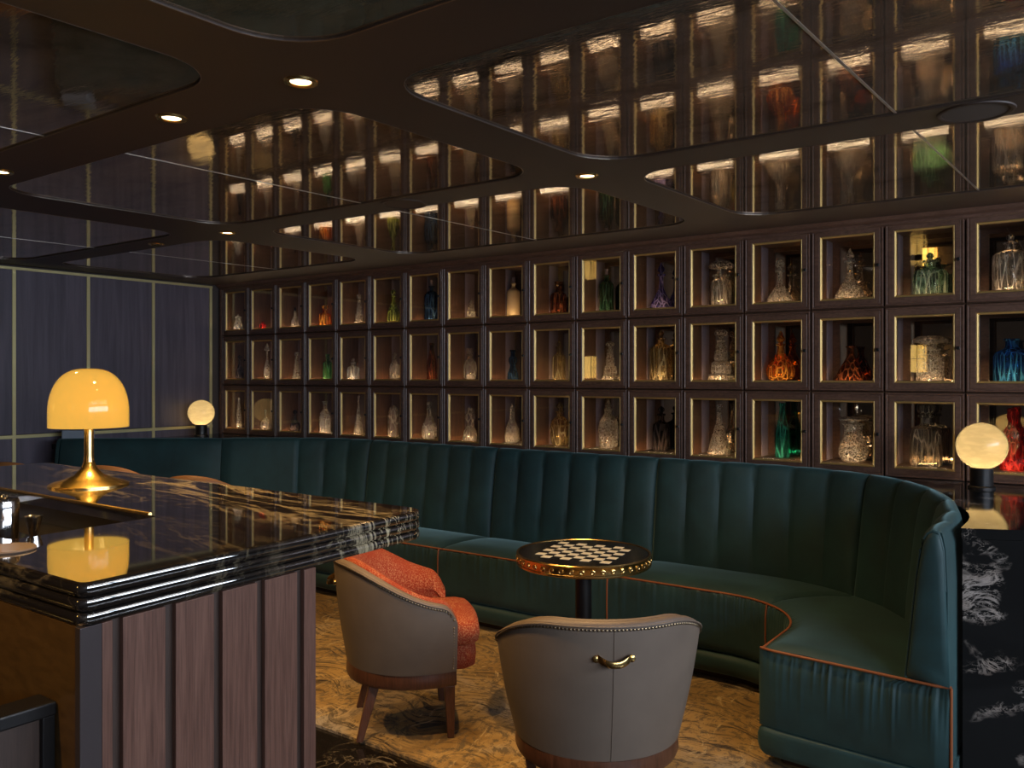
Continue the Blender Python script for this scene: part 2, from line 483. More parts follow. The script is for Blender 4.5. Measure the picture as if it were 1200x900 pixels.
def downlight(x, y, on, label):
    t = thing('ceiling_light', label, 'ceiling light', (x, y, CZ), 0, 'recessed ceiling lights')
    obj('trim_ring', MB().lathe([(.031,.004),(.030,-.002),(.036,-.006),(.047,-.005),(.050,0)], 32, cap=False), M['brass'], t, True)
    obj('light_lens', MB().lathe([(.031,.002),(.030,0),(.02,-.001)], 24), M['lens'] if on else M['lens_off'], t)
    if on:
        l = bpy.data.lights.new('downlight', 'SPOT'); l.energy = SPOT_POWER; l.color = (1,.60,.23)
        l.spot_size = math.radians(105); l.spot_blend = .7; l.shadow_soft_size = .03
        lo = bpy.data.objects.new('downlight_beam', l); COL.objects.link(lo); lo.parent = t; lo.location = (0,0,-.012)
downlight(-1.92, 1.62, 1, 'lit recessed downlight in the ceiling rib nearest the camera, above the bar end')
downlight(-2.53, 1.60, 1, 'lit recessed downlight above the bar, second one along the near rib')
downlight(-3.77, 1.61, 1, 'lit recessed downlight cut by the left edge of the photo')
downlight(-1.85, 3.09, 1, 'lit recessed downlight in the ceiling rib above the chess table')
downlight(-4.30, 3.08, 1, 'lit recessed downlight in the far ceiling rib, left of the photo centre')
downlight(-1.90, .115, 1, 'added unseen downlight behind the camera, nearest the bar')  # added out of view to brighten the staff side of the bar
downlight(-4.30, .115, 1, 'added unseen downlight behind the camera, towards the left wall')  # second unseen lamp, added for warm light from behind
downlight(-5.04, 3.08, 0, 'unlit recessed downlight in the far left ceiling rib')
def speaker(x, y, label):
    t = thing('ceiling_speaker', label, 'speaker', (x, y, CZ), 0, 'round ceiling speakers')
    obj('speaker_rim', MB().lathe([(.098,.004),(.096,-.003),(.104,-.006),(.112,-.004),(.114,0)], 40, cap=False), M['rib'], t, True)
    obj('speaker_grille', MB().lathe([(.098,0),(.097,-.002),(.05,-.003)], 40), plain('speaker_cloth', (.085,.062,.045), .8), t)
speaker(-.40, 3.07, 'round brown speaker grille in the ceiling rib at the upper right')
speaker(-2.88, 3.07, 'small round speaker grille in the middle of the far ceiling rib')

# header above the cabinets and filler panels at both ends
hd = MB()
hd.rings([[(x, y, z) for y, z in ((5.25,2.285),(4.862,2.285),(4.842,2.30),(4.842,2.312),(4.815,2.322),(4.80,CZ),(5.25,CZ))] for x in (LX, 1.2)], True, True, True)
struct('trim_1', hd, M['cabinet'])
struct('trim_2', MB().box(LX, -6.858, 4.84, 5.25, .0, 2.30), M['cabinet'])
struct('trim_3', MB().box(-.296, RX, 4.86, 5.25, .0, 2.30), M['cabinet'])
struct('baseboard_back', MB().box(-6.857, -.297, 4.87, 5.25, 0, .957), M['bar_dark'])

# ------------------------------------------------------------------ cabinets and bottles
PW, PH, Z0, X0 = .3861, .453, .959, -.679
def rect_ring(w2, z0, z1, y):
    return [(-w2,y,z0),(w2,y,z0),(w2,y,z1),(-w2,y,z1)]
def frame(w2, h, prof):
    mb = MB()
    mb.rings([rect_ring(w2-i, i, h-i, y) for i, y in prof], True)
    return mb
def make_cabinet():
    t = thing('display_cabinet', 'x', 'cabinet', (0,0,0), 0, 'glass-fronted cabinets of the bottle wall')
    w2 = PW/2
    c = MB(); a = w2-.0015; tk = .02
    c.box(-a, -a+tk, .027, .40, .0015, PH-.0015).box(a-tk, a, .027, .40, .0015, PH-.0015)
    c.box(-a+tk, a-tk, .027, .40, PH-.03, PH-.0015).box(-a+tk, a-tk, .027, .40, .0015, .048)
    c.box(-a+tk, a-tk, .372, .40, .048, PH-.03)
    car = obj('carcass', c, M['cabinet_in'], t)
    obj('side_light_patch', MB().box(-a+tk, -a+tk+.002, .235, .36, .05, PH-.032), M['lining'], t)  # pale strips paint cool light onto the inner side walls
    obj('side_light_patch', MB().box(a-tk-.002, a-tk, .235, .36, .05, PH-.032), M['lining'], t)  # same painted cool light on the other side wall, no real lining
    st = MB(); b = a-tk-.001
    st.box(-b, -b+.042, .352, .371, .05, PH-.032).box(b-.042, b, .352, .371, .05, PH-.032)
    st.box(-b+.042, b-.042, .352, .371, PH-.06, PH-.032)
    obj('mirror_frame', st, M['cabinet'], t)
    mir = obj('mirror_back', MB().box(-b+.042, b-.042, .360, .371, .0485, PH-.06), M['mirror'], t)
    led = obj('light_strip', MB().box(-.118, .118, .0262, .0300, .0485, .0570).box(-.118, .118, .0306, .0420, .0568, .0572), M['black'], t)
    obj('light_diffuser', MB().add([(-.112,.0312,.0575),(.112,.0312,.0575),(.112,.0415,.0575),(-.112,.0415,.0575)], [(0,1,2,3)]), M['led_top'], led)
    obj('light_diffuser', MB().add([(-.116,.0304,.0492),(.116,.0304,.0492),(.116,.0304,.0566),(-.116,.0304,.0566)], [(0,1,2,3)]), M['led'], led)
    obj('shelf_liner', MB().box(-a+tk+.001, a-tk-.001, .034, .352, .0478, .0490), M['liner'], t)
    d = frame(w2, PH, [(.004,.026),(.004,.005),(.007,.0),(.013,.0),(.016,.004),(.020,.004),(.022,.002),(.046,.002),(.049,.007),(.050,.026)])
    door = obj('door', d, M['cabinet'], t)
    obj('glazing_bead', frame(w2, PH, [(.049,.016),(.049,.006),(.052,.004),(.0575,.010),(.060,.016)]), M['gold'], door)
    obj('glass_pane', MB().box(-w2+.05, w2-.05, .0165, .0195, .05, PH-.05), M['pane'], door)
    k = MB()
    k.rings([[(w2-.031+r*math.cos(2*PI*j/10), y, PH/2+r*math.sin(2*PI*j/10)) for j in range(10)] for r, y in ((.004,.003),(.004,-.006),(.009,-.009),(.010,-.014),(.007,-.018))], True, True, True)
    obj('knob', k, M['black'], door, True)
    return t
SH = {   # (radius, height) profiles, both 0..1
 'ship': [(.80,0),(1,.03),(.98,.09),(.80,.20),(.45,.36),(.22,.48),(.17,.60),(.18,.72),(.34,.74),(.34,.77),(.17,.78)],
 'ringed': [(.8,0),(1,.02),(1,.12),(.72,.16),(.80,.20),(.74,.36),(.48,.40),(.56,.44),(.50,.58),(.34,.62),(.42,.66),(.30,.76),(.40,.79),(.25,.80)],
 'square': [(.95,0),(1,.03),(1,.50),(.92,.60),(.42,.66),(.34,.70),(.34,.78),(.50,.80),(.48,.83),(.3,.83)],
 'cyl': [(.95,0),(1,.02),(1,.56),(.90,.64),(.45,.72),(.36,.76),(.34,.88),(.46,.90),(.44,.93),(.3,.93)],
 'straight': [(.97,0),(1,.02),(1,.60),(.96,.66),(.60,.72),(.30,.75),(.28,.82),(.42,.84),(.40,.86),(.25,.86)],
 'onion': [(.60,0),(.68,.02),(.95,.12),(1,.22),(.86,.34),(.45,.48),(.26,.58),(.22,.70),(.34,.73),(.32,.75),(.18,.75)],
 'pear': [(.70,0),(.95,.06),(1,.18),(.90,.34),(.55,.52),(.30,.64),(.24,.76),(.40,.80),(.36,.82),(.2,.82)],
 'cone': [(.95,0),(1,.03),(.90,.12),(.55,.42),(.26,.66),(.18,.80),(.20,.94),(.28,.96),(.26,1),(.16,1)],
 'barrel': [(.72,0),(.86,.04),(1,.22),(1,.40),(.84,.58),(.50,.66),(.36,.70),(.34,.76),(.52,.79),(.50,.81),(.3,.81)],
 'tall': [(.92,0),(1,.02),(1,.34),(.88,.52),(.58,.72),(.40,.88),(.40,.94),(.50,.95),(.48,1),(.34,1)],
 'hour': [(.90,0),(1,.04),(.92,.24),(.55,.42),(.50,.50),(.78,.64),(.72,.74),(.40,.80),(.36,.90),(.48,.92),(.30,.93)],
 'jar': [(.88,0),(1,.04),(1,.48),(.90,.58),(.70,.62),(.70,.68),(.80,.69),(.78,.72),(.6,.72)],
 'dome': [(.95,0),(1,.02),(1,.66),(.92,.80),(.70,.92),(.36,.985),(.12,1)],
 'squat': [(.66,0),(.80,.02),(1,.16),(1,.30),(.80,.46),(.66,.52),(.60,.66),(.64,.80),(.78,.83),(.74,.85),(.5,.85)],
 'figured': [(.90,0),(1,.03),(1,.12),(.78,.18),(.92,.30),(.92,.44),(.66,.52),(.78,.58),(.66,.64),(.36,.72),(.30,.80),(.42,.86),(.34,.94),(.42,.97),(.28,1)],
 'swan': [(.50,0),(.66,.02),(1,.18),(.9,.34),(.40,.52),(.16,.66),(.13,.86),(.22,.95),(.16,1)],
}
def square_mod(a, z):
    return min(1/max(abs(math.cos(a)), abs(math.sin(a))), 1.22)*.88
def make_bottle(shape, stopper, colr, h, r, cut, label, cat, loc, rz):
    prof = [(q*r, z*h) for q, z in SH[shape]]
    hb = prof[-1][1]
    t = thing('bottle' if cat == 'bottle' else cat, label, cat, loc, rz, 'bottles in the cabinet wall')
    sq = cut == 'sq'
    n = cut if isinstance(cut, int) and cut else 24
    mb = MB()
    if cut == 'flute':
        mb.lathe(prof, 32, mod=lambda a, z: 1-.06*abs(math.sin(a*8)) if z < hb*.8 else 1)
    else:
        mb.lathe(prof, n, mod=square_mod if sq else None)
    g = M['creamglass'] if colr == 'cream' else GLASS['cut' if colr == 'clear' and isinstance(cut, int) and cut >= 8 else colr]
    smooth = cut == 0 or cut == 'flute'
    obj('bottle_body', mb, g, t, smooth, 50)
    rn = prof[-1][0]
    if stopper and hb < h*.99:
        k = h-hb; s2 = MB()
        S = {'ball': [(.9*rn,-.03*h),(.9*rn,0),(.7*rn,.1*k),(.26*k,.25*k),(.42*k,.45*k),(.44*k,.62*k),(.32*k,.85*k),(.1*k,k)],
             'point': [(.9*rn,-.03*h),(.9*rn,0),(.7*rn,.08*k),(.30*k,.25*k),(.36*k,.36*k),(.20*k,.66*k),(.05*k,k)],
             'flat': [(.9*rn,-.03*h),(.9*rn,0),(1.5*rn,.25*k),(1.7*rn,.5*k),(1.7*rn,.9*k),(1.4*rn,k)],
             'mush': [(.9*rn,-.03*h),(.8*rn,.1*k),(.8*rn,.35*k),(2.0*rn,.5*k),(2.1*rn,.7*k),(1.4*rn,.95*k),(.4*rn,k)],
             'cork': [(.85*rn,-.03*h),(.95*rn,0),(1.05*rn,k*.95),(.9*rn,k)]}[stopper]
        s2.lathe([(q, hb+z) for q, z in S], 12 if stopper != 'cork' else 16)
        gs = GLASS['indigo'] if 'blue stopper' in label else GLASS['dark'] if 'dark stopper' in label else g
        o = obj('stopper', s2, gs if stopper != 'cork' else M['lining'], t, stopper == 'cork')
    return t
# rows of (short look, shape, stopper, colour, cut, dx, dy, height, radius)
BOT = {2: [
 ('small clear round-bellied decanter','squat','ball','clear',8,-.085,.100,.159,.044),
 ('tiny dark red bottle','cyl',None,'red',0,-.109,.100,.081,.031),
 ('slim clear pear-shaped decanter with dark stopper','pear','point','clear',8,-.085,.130,.188,.038),
 ('squat glowing amber square decanter','square','flat','amber','sq',-.083,.130,.185,.051),
 ('tall clear tiered decanter with ball stopper','ringed','ball','clear',8,-.096,.170,.269,.046),
 ('leaf green slender decanter','pear','ball','olive',10,-.090,.170,.281,.052),
 ('broad navy blue bottle with pale cork','straight','cork','navy',0,-.109,.210,.335,.057),
 ('clear stepped ring bottle','ringed',None,'clear',10,-.092,.210,.200,.045),
 ('opaque cream bottle with pale stopper','straight','cork','cream',0,-.115,.250,.309,.050),
 ('wide brown amber shouldered bottle','cyl','flat','brown',0,-.105,.250,.252,.058),
 ('tall dark green bottle','straight','cork','darkgreen',8,-.096,.250,.314,.050),
 ('indigo cut decanter with long neck','ship','point','indigo',12,-.073,.250,.323,.078),
 ('large clear fluted jar with domed lid','jar','mush','clear','flute',-.048,.250,.302,.064),
 ('clear decanter with wide base and ball stopper','ship','ball','clear',12,-.063,.250,.283,.088),
 ('diamond-cut crystal decanter with tall stopper','ship','point','clear',14,-.045,.250,.314,.092),
 ('pale green square decanter','square','ball','aqua','sq',-.012,.250,.254,.095),
 ('big clear shouldered decanter with faceted ball stopper','straight','ball','clear',0,-.019,.250,.320,.084)],
 1: [
 ('small dark bottle with round stopper','pear','ball','dark',0,-.100,.130,.230,.036),
 ('very slim clear decanter with long spire stopper','onion','point','clear',8,-.086,.130,.330,.031),
 ('slender clear ringed decanter','ringed','ball','clear',10,-.115,.170,.251,.038),
 ('bright green cylinder bottle','straight','flat','green',0,-.096,.170,.222,.040),
 ('short clear square-cut decanter with knob stopper','square','ball','clear','sq',-.093,.100,.179,.049),
 ('clear bell decanter with round stopper','barrel','ball','clear',10,-.119,.210,.226,.045),
 ('tall plain brown bottle','tall',None,'brown',0,-.100,.210,.293,.040),
 ('clear ribbed round bottle','barrel','flat','clear','flute',-.100,.210,.245,.052),
 ('dark blue hourglass bottle','hour','flat','navy',8,-.115,.250,.227,.044),
 ('straight clear decanter with pointed stopper','square','point','straw','sq',-.097,.250,.292,.047),
 ('clear cut decanter with flared stopper','ringed','mush','clear',10,-.069,.250,.271,.058),
 ('large straight fluted decanter','straight','ball','straw','flute',-.073,.250,.330,.073),
 ('full-height clear tiered decanter','ringed','mush','clear',12,-.048,.250,.327,.080),
 ('golden amber onion decanter with spire stopper','onion','point','amber',12,-.058,.250,.305,.086),
 ('dark brown conical flask','cone',None,'brown',0,-.041,.250,.209,.095),
 ('clear faceted jar with wide mushroom stopper','jar','mush','clear',10,-.012,.250,.256,.072),
 ('bright blue broad-shouldered bottle','cyl',None,'blue',0,-.012,.250,.246,.086)],
 0: [
 ('very thin clear vial','tall',None,'clear',8,-.113,.130,.283,.024),
 ('small clear flask with bent swan neck','swan',None,'clear',0,-.111,.130,.180,.050),
 ('little black flask with ball stopper','onion','ball','dark',0,-.085,.130,.189,.045),
 ('clear dome-shouldered flagon','cyl','flat','clear',10,-.083,.130,.272,.048),
 ('slim tapering clear decanter','cone',None,'clear',8,-.106,.170,.320,.043),
 ('clear round-topped glass cylinder','dome',None,'clear',0,-.090,.170,.250,.045),
 ('clear pear decanter with big glass stopper','pear','ball','clear',0,-.092,.170,.291,.060),
 ('clear waisted decanter with blue stopper','hour','point','clear',0,-.100,.210,.264,.055),
 ('clear teardrop decanter with spire stopper','pear','point','clear',10,-.094,.210,.285,.056),
 ('wide honey-coloured decanter','barrel','ball','straw',12,-.097,.250,.297,.067),
 ('clear cut barrel decanter with pointed stopper','barrel','point','clear',14,-.082,.250,.328,.070),
 ('dark smoked decanter with knob stopper','square','ball','dark','sq',-.073,.250,.290,.058),
 ('clear conical decanter','cone',None,'clear',10,-.060,.250,.309,.074),
 ('tall teal green bottle','tall',None,'teal',8,-.048,.250,.327,.043),
 ('squat clear cut decanter with wide neck','squat','mush','clear',12,-.027,.250,.257,.080),
 ('tall smoky square decanter','square','flat','smoke','sq',-.034,.250,.333,.090),
 ('tall red figured bottle','figured',None,'red',10,-.012,.250,.323,.060)]}
ORD = ['first','second','third','fourth','fifth','sixth','seventh','eighth','ninth','tenth','eleventh','twelfth','thirteenth','fourteenth','fifteenth','sixteenth','seventeenth']
RN = ['bottom', 'middle', 'top']
proto = make_cabinet()
first = True
for rr in (2, 1, 0):
    for cc in range(17):
        xc = X0-PW*(16-cc-1+.5)
        z = Z0+PH*rr
        look, shape, stp, colr, cut, dx, dy, h, r = BOT[rr][cc]
        if first:
            cb = proto; cb.location = (xc, D, z); first = False
        else:
            cb = dup(proto, (xc, D, z))
        short = ' '.join(look.split(' with ')[0].split())
        cb['label'] = f'dark wood cabinet, {RN[rr]} row, {ORD[cc]} from left, holding {short}'
        dxx = max(-.163+r*1.08, min(.163-r*1.08, dx)); dyy = min(dy, .348-r*1.08)
        make_bottle(shape, stp, colr, h, r, cut, f'{look}, {RN[rr]} row, {ORD[cc]} cabinet from left', 'bottle', (xc+dxx, D+dyy, z+.0491), random.uniform(-.3,.3) if cut != 'sq' else .25)

# ------------------------------------------------------------------ curved banquette
XR, YC, RB = -1.58, 3.5, .93          # right bend
XL, R2, A2 = -4.65, .8, math.radians(38)
S0 = .30; S1 = S0+RB*PI/2; S2 = S1+(XR-XL); S3 = S2+R2*A2; S4 = 7.13
def path(s):
    if s < S0: return Vector((XR+RB, YC-S0+s, 0)), Vector((1,0,0))
    if s < S1:
        a = (s-S0)/RB; n = Vector((math.cos(a), math.sin(a), 0)); return Vector((XR,YC,0))+n*RB, n
    if s < S2: return Vector((XR-(s-S1), YC+RB, 0)), Vector((0,1,0))
    a = min((s-S2)/R2, A2); n = Vector((-math.sin(a), math.cos(a), 0))
    p = Vector((XL, YC+RB-R2, 0))+n*R2
    if s > S3: p += Vector((-math.cos(A2), -math.sin(A2), 0))*(s-S3)
    return p, n
def sk(s, d):    # the open end is cut slightly on the skew
    return -.07*(d+.15)*max(0, 1-s/.25)
def at(s, d, z):
    if z > .47:
        z -= .045*(z-.47)/.55*(1-smst(.1,1.1,s))
    if z > .43 and -.045 < d < .12: d += .028*max(0, 1-s/.32)*(1-max(0, d)/.12)
    p, n = path(s); q = p+n*d
    return (q.x, q.y+sk(s, d), z)
bq = thing('banquette', 'long curved dark green velvet banquette with channel-tufted back and rust piping', 'sofa', (-2.4, 4.2, 0))
V = M['velvet']
BP = [(.0,.36,0),(.0,.46,.55),(.010,.55,1),(.028,.70,1),(.046,.85,1),(.062,.94,1),(.074,.985,.85),(.090,1.008,.7),(.110,1.018,.5),(.132,1.012,.3),(.138,.99,.15),(.146,.95,0),(.152,.8,0),(.152,.06,0)]
BSEC = [(0.0,1.236,6,0),(1.236,2.406,6,0),(2.406,3.576,6,0),(3.576,4.746,6,0),(4.746,5.916,6,.5),(5.916,S4,1,0)]
for a, b, nch, plainf in BSEC:
    a2, b2 = a+.002, b-.002
    n = nch*10 if nch > 1 else 24
    rs = []
    for i in range(n+1):
        u = i/n; s = a2+(b2-a2)*u
        ph = u*nch
        ex = min(1, min(u, 1-u)*n/3.0)
        bul = .022*abs(math.sin(PI*ph))**.55 if nch > 1 else .02*(1-(2*u-1)**6)
        if plainf and u > plainf: bul = .021*min(1, (1-u)*14)
        edge = .010*(1-ex)**2
        ring = []
        for d, z, wt in BP:
            dd = d-bul*wt+edge*wt
            zz = z+(.010*(bul/.022)*wt if z > .96 else 0)
            ring.append(at(s, dd, zz))
        rs.append(ring)
    mb = MB(); mb.rings(rs, False)
    for ring in (rs[0], rs[-1]):
        k = len(mb.v); mb.v += ring; mb.f.append(tuple(range(k, k+len(ring)))); mb.mi.append(0)
    obj('back_cushion', mb, V, bq, True, 60, world=True)
# padded face on the open end of the backrest, with its welt
rs = []
prof = [(d, z) for d, z, _ in BP if z > .44] + [(.165,.45)]
cx = sum(p[0] for p in prof)/len(prof); cz = .73
for f, o in ((1,.0),(.98,-.010),(.90,-.018),(.7,-.022),(.3,-.024)):
    rs.append([tuple(Vector(at(0, cx+(d-cx)*f-.005, cz+(z-cz)*(f if f > .9 else .9*f+.09))) + Vector((0, o, 0))) for d, z in prof])
obj('back_end_panel', MB().rings(rs, True, False, True), V, bq, True, 70, world=True)
obj('end_welt', MB().tube([tuple(Vector(at(0, d-.008, z))+Vector((0,-.004,0))) for d, z in prof[:-1]], .006, 8), V, bq, True, 80, world=True)
# seat cushions
_rg = random.Random(5)
FOLDS = [(_rg.uniform(-.6,7.3), _rg.uniform(.004,.011), _rg.uniform(.35,1.0), _rg.uniform(.07,.30)) for _ in range(560)]
FOLDS.sort()
def ruf(s, z, amp=.004):
    v = 0
    for fs, fw, fa, fl in FOLDS:
        if fs < s-.04: continue
        if fs > s+.04: break
        v += fa*math.exp(-((s-fs+.05*(.45-z)*(fa-.6))/fw)**2)*smst(.455-fl, .44, z)
    return amp*min(v, 1.6)
SP = [(.03,.36),(.02,.44),(-.08,.452),(-.20,.463),(-.34,.467),(-.44,.463),(-.480,.457),(-.496,.448),(-.502,.435),(-.508,.40),(-.511,.34),(-.511,.27),(-.508,.21),(-.502,.175),(-.490,.160),(-.42,.156),(.03,.156)]
for a, b in ((.004,1.236),(1.236,2.406),(2.406,3.576),(3.576,4.746),(4.746,5.916),(5.916,S4)):
    a2, b2 = a+.002, b-.002; n = 170; rs = []
    for i in range(n+1):
        u = i/n; s = a2+(b2-a2)*u
        crown = .012*(1-(2*u-1)**8)
        rs.append([at(s, d-(ruf(s, z) if d < -.49 else 0), z+(crown if z > .45 and -.47 < d < 0 else 0)-(.012 if z > .44 else 0)*(1-min(1,min(u,1-u)*18))**2) for d, z in SP])
    mb = MB(); mb.rings(rs, False)
    for ring in (rs[0], rs[-1]):
        k = len(mb.v); mb.v += ring; mb.f.append(tuple(range(k, k+len(ring)))); mb.mi.append(0)
    obj('seat_cushion', mb, V, bq, True, 60, world=True)
    obj('seat_piping', MB().tube([at(a2+(b2-a2)*i/60, -.499, .450) for i in range(61)], .0050, 8), M['pipe'], bq, True, 80, world=True, label='rust piping along the seat edge')
    if a > 1: obj('seat_piping', MB().tube([at(a, -.505, .448), at(a, -.512, .40), at(a, -.513, .3), at(a, -.511, .2), at(a, -.503, .165)], .0042, 8), M['pipe'], bq, True, 80, world=True)
# gathered end face of the seat
g = MB(); nd, nz = 190, 14; rs = []
for j in range(nz+1):
    z = .158+(.447-.158)*j/nz; ring = []
    for i in range(nd+1):
        d = -.511+(.163+.511)*i/nd; u = i/nd; vv = j/nz
        rnd_ = -.030*(min(1, u*9)**.5)*(min(1, (1-u)*14)**.5)*(math.sin(PI*min(1, .12+vv*.94)))**.5
        q = Vector(at(0.004, d, z)) + Vector((0, rnd_-ruf(d, z, .0058)*min(1, u*8), 0))
        ring.append(tuple(q))
    rs.append(ring)
g.rings(rs, False)
obj('seat_end_panel', g, V, bq, True, 60, world=True)
obj('seat_piping', MB().tube([tuple(Vector(at(0.004, -.505+.67*i/40, .452))+Vector((0,-.012*min(1,i/3)*min(1,(40-i)/3)-.002,0))) for i in range(41)], .0052, 8), M['pipe'], bq, True, 80, world=True)
obj('seat_piping', MB().tube([tuple(Vector(at(0.0, .164, z))+Vector((0,-.004,0))) for z in (.452,.35,.25,.16,.06)], .0050, 8), M['pipe'], bq, True, 80, world=True)
# lower upholstered roll and recessed wooden plinth
LP = [(.16,.155),(-.485,.155),(-.508,.147),(-.516,.125),(-.516,.095),(-.508,.068),(-.49,.055),(.16,.055)]
rs = [[at(.0+S4*i/260, d, z) for d, z in LP] for i in range(261)]
lo = MB(); lo.rings(rs, True, False, True)
for k, (f, o) in enumerate(((1,0),(.985,-.014),(.93,-.024),(.6,-.026))):
    pass
cap = []
for f, o in ((1,0),(.985,-.014),(.94,-.026),(.6,-.028)):
    cap.append([tuple(Vector(at(0, -.18+(d+.18)*f, .105+(z-.105)*f))+Vector((0,o,0))) for d, z in LP])
lo.rings(cap, True, False, True)
obj('base_roll', lo, V, bq, True, 60, world=True)
obj('plinth', MB().rings([[at(.05+(S4-.06)*i/200, d, z) for d, z in ((.15,.056),(-.43,.056),(-.43,.012),(.15,.012))] for i in range(201)], True, True, True), M['kick'], bq, False, world=True)
# left end post
obj('back_end_panel', MB().rings([[tuple(Vector(at(S4-.002, d, z))+Vector((-.02*k,-.016*k,0))) for d, z in prof] for k in (0, 1)], True, False, True), V, bq, True, 50, world=True)

# rug under the seating group
rg = MB(); rg.prism([(-6.3,2.457),(-.50,2.457),(-.50,4.2),(-5.0,4.2),(-6.1,3.35),(-6.3,3.1)], 0.0, .012)
tag(obj('rug', rg, M['carpet']), 'beige and gold abstract brush-stroke rug under the armchairs and chess table', 'rug')

# marble ledge behind the banquette
def ledge_outline(off):
    pts = []
    for i in range(0, 120):
        s = .17+(S4-.17-.02)*i/119
        p, n = path(s); q = p+n*off; pts.append((q.x, q.y))
    return pts
inner = ledge_outline(.164)
lt = thing('marble_ledge', 'black veined marble ledge running behind the banquette to the polished end pier', 'ledge', (-.4, 3.5, 0))
out = [(-.300,3.45),(.9,3.95),(.9,4.838),(-6.85,4.838),(-6.85,3.30)]
start = (-.482,3.36)
poly = [start]+out+[p for p in reversed(inner)]
mb = MB()
tri = tessellate_polygon([[Vector((p[0],p[1],0)) for p in poly]])
n = len(poly)
mb.add([(p[0],p[1],.925) for p in poly]+[(p[0],p[1],.962) for p in poly], [tuple(t) for t in tri]+[tuple(n+i for i in t) for t in tri]+[(i,(i+1)%n,n+(i+1)%n,n+i) for i in range(n)])
obj('ledge_top', mb, M['marble_end'], lt, world=True)
obj('end_panel', MB().prism([(-.480,3.361),(-.3005,3.4505),(-.312,3.478),(-.482,3.39)], .0, .924), M['marble_end'], lt, world=True, bevel=.002)
obj('side_panel', MB().prism([(-.299,3.451),(.9,3.951),(.885,3.98),(-.311,3.479)], .0, .924), M['marble_end'], lt, world=True, bevel=.002)

# ------------------------------------------------------------------ globe lamps
def globe_lamp(x, y, z, r, label):
    t = thing('globe_lamp', label, 'table lamp', (x, y, z), 0, 'alabaster globe lamps')
    k = r/.113
    obj('lamp_base', MB().lathe([(.060*k,0),(.060*k,.008*k),(.056*k,.012*k),(.050*k,.014*k),(.050*k,.098*k),(.046*k,.101*k)], 32), M['black'], t, True, 30)
    cz = .098*k+r*.93
    gp = []
    for i in range(25):
        a = -PI/2+.42+(PI-.42)*i/24
        gp.append((max(.0005, r*math.cos(a)), cz+r*math.sin(a)))
    obj('globe', MB().lathe(gp, 48, cap=False), M['alabaster'], t, True, 80)
    obj('bulb', MB().lathe([(.010*k,.1015*k),(.016*k,.108*k),(.018*k,.118*k),(.014*k,.126*k),(.006*k,.130*k)], 16), M['bulb'], t, True, 80)
    l = bpy.data.lights.new('globe_glow', 'POINT'); l.energy = 3.0; l.color = (1,.72,.38); l.shadow_soft_size = .02
    lo = bpy.data.objects.new('globe_glow', l); COL.objects.link(lo); lo.parent = t; lo.location = (0,0,cz-r*.50)
globe_lamp(-.575, 4.61, .962, .112, 'alabaster globe lamp on the marble ledge at the right, beside the red bottle')
globe_lamp(-6.69, 4.52, .962, .115, 'alabaster globe lamp on the ledge in the far left corner')
bx = MB().prism(rrect(-.11,.11,-.05,.05,.015,4), 0, .110)
o = obj('tissue_box', bx, M['bluebox'], bevel=.006); o.location = (-6.68,3.42,.9625); o.rotation_euler = (0,0,.62)
tag(o, 'pale blue-grey box on the ledge at the left end of the banquette', 'box')

# ------------------------------------------------------------------ chess table
ct = thing('chess_table', 'round pedestal table with inlaid chessboard top and studded brass rim', 'table', (-1.956,3.236,.012))
TZ = .72-.012
obj('table_top', MB().lathe([(.27,TZ-.040),(.286,TZ-.036),(.286,TZ-.004),(.283,TZ)], 64), M['blackstone'], ct, True, 30)
obj('brass_rim', MB().lathe([(.2865,TZ-.047),(.293,TZ-.050),(.297,TZ-.046),(.297,TZ-.040),(.2945,TZ-.037),(.2945,TZ-.012),(.297,TZ-.008),(.298,TZ-.002),(.295,TZ+.003),(.289,TZ+.003),(.286,TZ)], 72, cap=False), M['brass'], ct, True, 35)
for k in range(42):
    a = 2*PI*k/42; ca, sa = math.cos(a), math.sin(a)
    rs = []
    for r, q in ((.0115,.2943),(.0105,.2975),(.0075,.2985),(.0055,.2968),(.002,.2965)):
        rs.append([(q*ca-sa*r*math.cos(2*PI*j/10), q*sa+ca*r*math.cos(2*PI*j/10), TZ-.0245+r*math.sin(2*PI*j/10)) for j in range(10)])
    obj('roundel', MB().rings(rs, True, False, True), M['brass'], ct, True, 40)
ba = math.radians(11); q = .0445
for i in range(8):
    for j in range(8):
        if (i+j) % 2 == 1:
            x, y = (i-4)*q, (j-4)*q; g_ = .0012
            pts = [(x+g_,y+g_),(x+q-g_,y+g_),(x+q-g_,y+q-g_),(x+g_,y+q-g_)]
            pts = [(px*math.cos(ba)-py*math.sin(ba), px*math.sin(ba)+py*math.cos(ba)) for px, py in pts]
            obj('chess_square', MB().prism(pts, TZ, TZ+.0008), M['cream'], ct)
obj('pedestal', MB().lathe([(.036,.022),(.036,TZ-.06),(.05,TZ-.05),(.12,TZ-.045),(.12,TZ-.0405)], 28), M['black'], ct, True, 30)
obj('table_foot', MB().lathe([(.21,0),(.212,.006),(.20,.012),(.06,.02),(.045,.024)], 48), M['black'], ct, True, 30)

